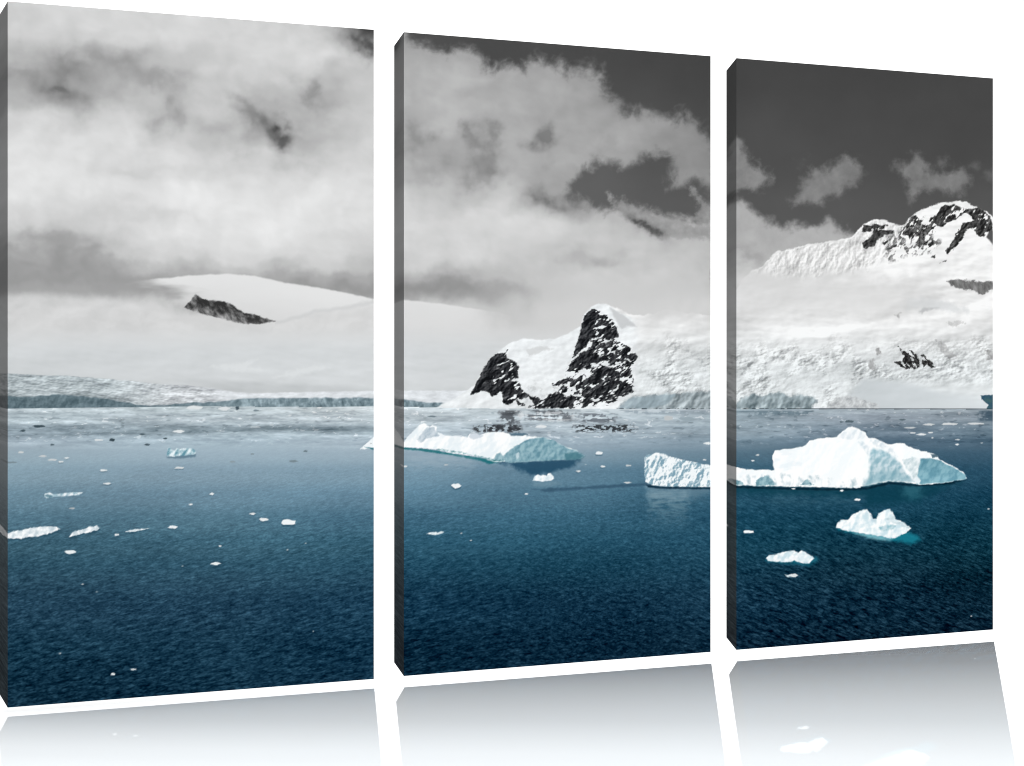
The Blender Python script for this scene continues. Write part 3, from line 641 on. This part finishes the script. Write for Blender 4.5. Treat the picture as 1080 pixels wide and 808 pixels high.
    def floe(p, ident, c=None, lo=(196, 210, 218)):
        q = [(a, b + 4) for a, b in p]
        S.poly(F(q), (36, 72, 92), 1., .8, 4, 490, .8)
        S.poly(F(p), lambda x, y: berg_shade(x, y, 491, lo, (252, 254, 255), 4), .7, .9, 4, 492, 1, ident)
    floe([(-30,62),(22,60),(40,54),(62,51),(85,45),(110,42),(130,40),(160,42),(172,49),(150,58),(128,64),(110,70),(85,71),(60,76),(22,75),(-30,75)], FLOE)
    floe([(198,70),(206,58),(216,53),(240,48),(255,42),(275,39),(285,46),(275,52),(255,57),(232,62),(212,68)], SMALL_FLOE)
    S.poly(L([(124,682),(128,674),(140,671),(152,677),(180,673),(215,670),(234,672),(225,678),(190,681),(150,684),(132,687)]), lambda x, y: berg_shade(x, y, 493, (150, 182, 196), (240, 246, 249), 4), .7, .6, 4, 494, 1, STRIP_FLOE)
    S.poly(L([(125,680),(135,676),(150,682),(140,688)]), (70, 112, 128), 1, .5, 3, 495, .7)
    floe([(358,56),(370,50),(395,49),(424,46),(400,52),(375,57)], THIN_FLOE)
    S.poly(Z([(148,652),(165,644),(195,642),(205,646),(225,638),(240,642),(225,652),(190,658)]), lambda x, y: berg_shade(x, y, 496, (198, 214, 222), (248, 251, 252), 4), .7, .5, 3, 497, 1, THIN_FLOE + 0)
    # crumbs of ice: (x, y, half width, half height, tone)
    for k, (cx, cy, a, b, v) in enumerate([(41,449.5,6.5,1.4,60),(24,454,2.5,1.2,70),(118,464,3,1.6,58),(104,464,5,1,225),(174,462.5,2,1,70),(188,455,6,1.6,228),(189,493.5,5,1.2,215),(109,496,4,1.2,225),(113,510,4,1.2,225),
            (223,521,2.5,1.2,235),(304,551,8,3,242),(278,548,5,1.8,232),(266,542,3.2,1.2,226),(182,556,5,1.6,238),(123,564,2.6,1.2,225),(74,582,6,2,238),(227,594.5,5,1.6,235),(119,711,2.5,1.3,225),(140.5,706,3.2,1,215),
            (63,689,1.4,.7,190),(87,616,1.2,.7,180),(102,624,1.2,.6,150),(245,487,3,1.2,140),(309,486.5,4.5,1.2,120),(322,476,2.4,1,110),(266,479,2,.8,130),(201,532,2.2,.9,225),(76,536,3,.9,180),(55,485,5,1,205),(64,487,3,1,220),(70,483,2.4,.9,235),
            (45,481,4,1,200),(22,477,3,1.1,205),(12,487.5,6,.9,120),(150,458,3,1,80),(155,469,3,1,70),(55,469,2,1,80),(250,430.5,2,2,70),(236,431,6,2,222),(205,430,9,2,225),(270,433,3,.8,110),
            (481.5,512.5,5,2.6,240),(555.5,521,1.8,.9,230),(632,478,4,1.8,235),(636,492,2.5,1.2,225),(610,497,2.4,1.1,215),(428,492,2,1.1,220),(471,490.5,2.6,.7,190),(487,562.5,1,.6,190),(497,570,1,.6,200),
            (571,450,6,1.6,225),(705,441,5,2.6,190),(724,441.5,8,2,150),(746,467.5,4,1.4,228),(743,485,2,.8,215),(663,491,3,.9,200),(662,509,4,.9,205),(456,439.5,5,.8,110),(618,490,1,.6,160),
            (904,513.5,4.3,1.2,245),(888,517.5,2,1,235),(904.5,527,3.6,1.2,240),(789.5,561,6,1.6,244),(837,515.5,2,.7,220),(837,607,4.6,1.8,225),(896,444.5,5,1.3,84),(888,445,2,.9,90),(952,442.5,3.4,1,90),(972,458,5,1.1,226),(963,456.4,3,.7,215),
            (982,456,2.4,.8,220),(1010,468.5,2,1,228),(1010.5,463.5,2.4,.7,205),(984,461.5,1.2,.7,210),(794,486,1.6,.9,225),(799,480,2,.9,205),(1043,536.5,1.2,.7,215),(1025,649.5,1,.7,190),(1036,467,1.2,.6,200),(980,447.5,6,1.1,205),
            (1002,447,9,1.2,210),(1030,446.5,9,1.1,212),(960,451,6,.8,205),(330,666,.8,.6,150),(303,580,.9,.7,190),(232,576,1.6,.8,220),(192,597,.9,.6,190),(322,573,.9,.5,190),(391,468,1,.5,180)]):
        n = 11; ph = k*1.7
        pts = [(cx + a*math.cos(2*math.pi*j/n)*(1 + .15*math.sin(ph + 2.3*j)), cy + b*math.sin(2*math.pi*j/n)*(1 + .2*math.cos(ph + 1.9*j))) for j in range(n)]
        if v > 205 and a > 2.2 and cy > 470:
            S.poly([(u, w + b*.7) for u, w in pts], (40, 74, 94), .7, .3, 3, 500 + k, .6)
        c = (v, v + 4, v + 6) if v > 170 else (v, v + 16, v + 24)
        S.poly(pts, c, .55, .3, 2.5, 600 + k, 1)

def picture(x, y):
    S = Sheet(x.ravel().astype(float), y.ravel().astype(float))
    sky(S); far_land(S); right_land(S); mid_peak(S); sea(S); bergs(S)
    S.ids[(S.ids == SUMMIT) & (S.x < 762)] = PEAK
    c = np.clip(S.c, 0, 255)
    return c.reshape(x.shape + (3,)), S.ids.reshape(x.shape)

# ------------------------------------------------------------------ materials
PRINT_GAIN, WRAP_GAIN = .735, .80

def lin(c):
    c = np.clip(c, 0, 255)/255.
    return np.where(c <= .04045, c/12.92, ((c + .055)/1.055)**2.4)

def ink_material(name, gain, rough=.8, spec=0.):
    m = bpy.data.materials.new(name); m.use_nodes = True
    n = m.node_tree; b = n.nodes['Principled BSDF']
    at = n.nodes.new('ShaderNodeAttribute'); at.attribute_name = 'ink'
    mul = n.nodes.new('ShaderNodeVectorMath'); mul.operation = 'SCALE'; mul.inputs['Scale'].default_value = gain
    n.links.new(at.outputs['Color'], mul.inputs[0])
    n.links.new(mul.outputs[0], b.inputs['Base Color'])
    b.inputs['Roughness'].default_value = rough
    b.inputs['Specular IOR Level'].default_value = spec
    return m

M_PRINT = ink_material('printed canvas', PRINT_GAIN)
M_WRAP = ink_material('wrapped canvas edge', WRAP_GAIN, .85, 0.)

def wood_material():
    m = bpy.data.materials.new('pine stretcher wood'); m.use_nodes = True
    n = m.node_tree; b = n.nodes['Principled BSDF']
    w = n.nodes.new('ShaderNodeTexNoise'); w.inputs['Scale'].default_value = 30
    r = n.nodes.new('ShaderNodeValToRGB')
    r.color_ramp.elements[0].color = (.42, .29, .16, 1); r.color_ramp.elements[1].color = (.58, .43, .26, 1)
    n.links.new(w.outputs['Fac'], r.inputs[0]); n.links.new(r.outputs[0], b.inputs['Base Color'])
    b.inputs['Roughness'].default_value = .6
    return m
M_WOOD = wood_material()

# ------------------------------------------------------------------ mesh helpers
def grid_mesh(name, pos, mat, ink=None, parent=None, keep=None, smooth=False):
    """pos: (rows, cols, 3). keep: boolean mask over the faces (rows-1, cols-1)."""
    nv, nu = pos.shape[:2]
    idx = np.arange(nv*nu).reshape(nv, nu)
    q = np.stack([idx[:-1, :-1], idx[:-1, 1:], idx[1:, 1:], idx[1:, :-1]], -1)
    q = q[keep] if keep is not None else q.reshape(-1, 4)
    used, inv = np.unique(q.ravel(), return_inverse=True)
    v = pos.reshape(-1, 3)[used]
    me = bpy.data.meshes.new(name)
    me.vertices.add(len(v)); me.vertices.foreach_set('co', v.astype(np.float32).ravel())
    me.loops.add(len(inv)); me.loops.foreach_set('vertex_index', inv.astype(np.int32).ravel())
    me.polygons.add(len(q)); me.polygons.foreach_set('loop_start', np.arange(0, len(inv), 4, dtype=np.int32))
    me.update(calc_edges=True)
    if ink is not None:
        a = me.color_attributes.new('ink', 'FLOAT_COLOR', 'POINT')
        c = np.ones((len(v), 4), np.float32); c[:, :3] = ink.reshape(-1, 3)[used]
        a.data.foreach_set('color', c.ravel())
    me.materials.append(mat)
    o = bpy.data.objects.new(name, me); COL.objects.link(o)
    if parent: o.parent = parent
    return o

def boxes_mesh(name, boxes, mat, parent):
    V, F = [], []
    for b in boxes:
        k = len(V); V += [tuple(p) for p in b]
        F += [(k, k+3, k+2, k+1), (k+4, k+5, k+6, k+7), (k, k+1, k+5, k+4), (k+1, k+2, k+6, k+5), (k+2, k+3, k+7, k+6), (k+3, k, k+4, k+7)]
    me = bpy.data.meshes.new(name); me.from_pydata(V, [], F); me.update(); me.materials.append(mat)
    o = bpy.data.objects.new(name, me); COL.objects.link(o); o.parent = parent
    return o

# ------------------------------------------------------------------ floor
S = .8                                       # canvases are 0.8 m high
PLACE = [[-0.71569, 2.69117, 0.49904, 1.00217, 0.44017, 0.5552],     # x, y, top z, height, yaw, width
         [-0.16752, 2.93881, 0.49724, 0.99775, 0.44284, 0.55339],
         [0.37933, 3.20524, 0.49838, 1.00006, 0.44593, 0.54674]]
DEEP, TAPER, SPLAY = .0160, .0195, .0098
LIFT = .00932
ft, fr = .12486, -.05686                     # how the glossy floor slopes
NORMAL = np.array([math.sin(fr), math.sin(ft)*math.cos(fr), math.cos(ft)*math.cos(fr)])
x0, y0, z0, h0, yaw0, w0 = PLACE[1]
FOOT = np.array([x0 + math.cos(yaw0)*w0/2, y0 + math.sin(yaw0)*w0/2, z0 - h0 - LIFT])
def world_pos(p):
    return np.asarray(p)*S + np.array([0, 0, EYE])

def floor_material():
    m = bpy.data.materials.new('white gloss acrylic'); m.use_nodes = True
    n = m.node_tree; n.nodes.clear()
    out = n.nodes.new('ShaderNodeOutputMaterial')
    mix = n.nodes.new('ShaderNodeMixShader')
    d = n.nodes.new('ShaderNodeBsdfDiffuse'); d.inputs['Color'].default_value = (.885, .922, .948, 1)
    g = n.nodes.new('ShaderNodeBsdfGlossy'); g.inputs['Color'].default_value = (1, 1, 1, 1)
    g.inputs['Roughness'].default_value = .0
    tc = n.nodes.new('ShaderNodeTexCoord'); sp = n.nodes.new('ShaderNodeSeparateXYZ')
    cr = n.nodes.new('ShaderNodeValToRGB'); mr = n.nodes.new('ShaderNodeMapRange')
    mr.inputs['From Min'].default_value = GLOSS_NEAR; mr.inputs['From Max'].default_value = GLOSS_FAR
    n.links.new(tc.outputs['Object'], sp.inputs[0]); n.links.new(sp.outputs['Y'], mr.inputs['Value'])
    n.links.new(mr.outputs[0], cr.inputs[0])
    e = cr.color_ramp.elements
    for k, (p, v) in enumerate(GLOSS):
        el = e[k] if k < 2 else e.new(p)
        el.position = p; el.color = (v, v, v, 1)
    n.links.new(cr.outputs[0], mix.inputs[0])
    n.links.new(d.outputs[0], mix.inputs[1]); n.links.new(g.outputs[0], mix.inputs[2])
    n.links.new(mix.outputs[0], out.inputs[0])
    return m
# the sheet's gloss dies away toward its front edge (object y runs away from the viewer)
GLOSS_NEAR, GLOSS_FAR, GLOSS_TURN = -1.25, .70, .7
GLOSS = [(0, 0), (.108, .165), (.138, .19), (.185, .27), (.256, .39), (.364, .49), (.487, .595), (.63, .70), (1, .82)]

def make_floor():
    import mathutils
    a = np.array([math.sin(GLOSS_TURN), math.cos(GLOSS_TURN), 0])
    yv = a - NORMAL*np.dot(a, NORMAL); yv /= np.linalg.norm(yv)
    xv = np.cross(yv, NORMAL)
    me = bpy.data.meshes.new('floor')
    L = [(-7, -1.5, 0), (7, -1.5, 0), (7, 7, 0), (-7, 7, 0)]
    T = .012
    V = L + [(a, b, -T) for a, b, _ in L]
    me.from_pydata(V, [], [(0, 1, 2, 3), (7, 6, 5, 4), (0, 4, 5, 1), (1, 5, 6, 2), (2, 6, 7, 3), (3, 7, 4, 0)]); me.update()
    me.materials.append(floor_material())
    o = bpy.data.objects.new('floor', me); COL.objects.link(o)
    R = mathutils.Matrix([list(map(float, r)) for r in np.stack([xv, yv, NORMAL], 1)]).to_4x4()
    o.matrix_world = mathutils.Matrix.Translation(world_pos(FOOT).tolist()) @ R
    o['kind'] = 'structure'
    o['label'] = 'glossy white floor under the canvases with fading reflections'
    return o
make_floor()

# ------------------------------------------------------------------ canvases
# corners of each third on the picture sheet: top left, top right, bottom right, bottom left
THIRDS = [[(8.0, 1.5), (393.9, 31.5), (393.9, 716.3), (8.0, 746.1)],
          [(426.4, 34.0), (749.3, 59.2), (749.3, 687.5), (426.4, 713.2)],
          [(776.6, 61.4), (1047.7, 82.5), (1047.7, 663.6), (776.6, 685.6)]]

def sheet_map(q):
    A, B = [], []
    for (u, v), (x, y) in zip([(0, 0), (1, 0), (1, 1), (0, 1)], q):
        A += [[u, v, 1, 0, 0, 0, -u*x, -v*x], [0, 0, 0, u, v, 1, -u*y, -v*y]]; B += [x, y]
    h = np.append(np.linalg.solve(np.array(A, float), np.array(B, float)), 1).reshape(3, 3)
    def f(u, v):
        w = h[2, 0]*u + h[2, 1]*v + 1
        return (h[0, 0]*u + h[0, 1]*v + h[0, 2])/w, (h[1, 0]*u + h[1, 1]*v + h[1, 2])/w
    return f

MOTIF = {SEA: 'printed_sea', PEAK: 'printed_mountain', SUMMIT: 'printed_mountain', NUNATAK: 'printed_rock', SHELF: 'printed_glacier'}
for k in (FLAT_BERG, BLOCK_BERG, GREAT_BERG, JAGGED_BERG, LOW_BERG, FAR_BERG, SMALL_BERG, BERG_TIP): MOTIF[k] = 'printed_iceberg'
for k in (FLOE, THIN_FLOE, SMALL_FLOE, STRIP_FLOE): MOTIF[k] = 'printed_ice_floe'
SAY = {PEAK: 'snowy peak with two black rock faces and a glacier beside it', SUMMIT: 'snow slope rising to a rocky summit', NUNATAK: 'dark rock showing through the snow dome',
       SHELF: 'low glacier front along the far shore', FLAT_BERG: 'long flat white iceberg with a blue-grey bow', BLOCK_BERG: 'white block of ice cut off by the canvas edge',
       GREAT_BERG: 'largest white iceberg with shaded blue right end', JAGGED_BERG: 'small jagged iceberg with turquoise ice under water', LOW_BERG: 'low rounded white ice lump nearest the viewer',
       FAR_BERG: 'tiny blue-white iceberg far out on the water', SMALL_BERG: 'small white iceberg in front of the flat one', BERG_TIP: 'white iceberg tip cut off by the right edge',
       FLOE: 'large white ice floe at the left edge', SMALL_FLOE: 'short slanting white ice floe', STRIP_FLOE: 'narrow grey-white strip of ice'}

LABELS = ['leftmost and largest canvas print, grey clouds over a pale sea with small ice floes',
          'middle canvas print with a black and white rocky peak above a flat iceberg',
          'rightmost and smallest looking canvas print, dark sky, snowy summit and the biggest iceberg']

NU, NV = 460, 900
def make_canvas(k):
    x0, y0, zt, H, yaw, W = PLACE[k]
    D = np.array([math.cos(yaw), math.sin(yaw), 0]); N = np.array([-math.sin(yaw), math.cos(yaw), 0]); U = np.array([0, 0, 1.])
    O = np.array([x0, y0, zt])
    base = world_pos(O + D*W/2 - U*H)
    root = bpy.data.objects.new('canvas_print', None); COL.objects.link(root)
    root.location = base.tolist(); root.empty_display_size = .05
    root['label'] = LABELS[k]; root['category'] = 'canvas print'; root['group'] = 'three canvas prints showing one polar seascape'
    local = lambda P: world_pos(P) - base
    f = sheet_map(THIRDS[k])
    # front of the canvas
    u, v = np.meshgrid(np.linspace(0, 1, NU), np.linspace(0, 1, NV))
    P = O + u[..., None]*W*D - v[..., None]*H*U
    x, y = f(u, v)
    c, ids = picture(x, y)
    ink = lin(c)
    fid = ids[:-1, :-1]
    pos = local(P)[::-1]; ink_r = ink[::-1]; fid = fid[::-1]
    # small islands of an id too small to be a part go back to the sea
    pic = grid_mesh('printed_picture', pos, M_PRINT, ink_r, root, fid == 0)
    pic['label'] = 'cloudy black and white sky of the print'
    for i in np.unique(fid):
        if i == 0: continue
        o = grid_mesh(MOTIF[int(i)], pos, M_PRINT, ink_r, pic, fid == i)
        if int(i) in SAY: o['label'] = SAY[int(i)]
    # canvas wrapped round the four edges, mirrored, greyed, part of their shade put into the colour
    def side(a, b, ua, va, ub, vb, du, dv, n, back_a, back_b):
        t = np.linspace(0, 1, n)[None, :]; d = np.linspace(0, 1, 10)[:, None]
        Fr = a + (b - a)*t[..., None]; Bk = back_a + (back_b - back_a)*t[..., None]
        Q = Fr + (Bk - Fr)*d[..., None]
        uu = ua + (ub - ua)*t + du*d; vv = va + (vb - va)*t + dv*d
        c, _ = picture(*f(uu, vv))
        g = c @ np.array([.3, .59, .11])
        c = (g[..., None] + .45*(c - g[..., None]))*WRAP_SHADE + WRAP_BASE
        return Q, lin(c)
    tl, tr, br, bl = O, O + D*W, O + D*W - U*H, O - U*H
    k1 = N*DEEP - D*SPLAY; k2 = N*DEEP - D*.002; q = U*TAPER
    TL, TR, BR, BL = tl + k1 - q, tr + k2 - q, br + k2 + q, bl + k1 + q
    e = .030
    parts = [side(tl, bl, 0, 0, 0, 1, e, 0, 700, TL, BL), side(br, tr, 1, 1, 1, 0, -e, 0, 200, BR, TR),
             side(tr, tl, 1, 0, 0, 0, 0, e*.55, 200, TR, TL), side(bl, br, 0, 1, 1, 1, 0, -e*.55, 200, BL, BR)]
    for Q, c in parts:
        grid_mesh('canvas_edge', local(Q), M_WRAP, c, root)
    # wooden stretcher behind
    def bar(u0, u1, v0, v1):
        p = lambda u, v, d: local(O + D*u - U*v + N*d)
        a, b = DEEP*.25, DEEP*.97
        return [p(u0, v0, a), p(u1, v0, a), p(u1, v1, a), p(u0, v1, a), p(u0, v0, b), p(u1, v0, b), p(u1, v1, b), p(u0, v1, b)]
    m, w = .019, .05
    for r in ((m, m + w, m, H - m), (W - m - w, W - m, m, H - m), (m + w + .001, W - m - w - .001, m, m + w), (m + w + .001, W - m - w - .001, H - m - w, H - m)):
        boxes_mesh('stretcher_bar', [bar(*r)], M_WOOD, root)
WRAP_SHADE, WRAP_BASE = .50, 31
for k in range(3):
    make_canvas(k)
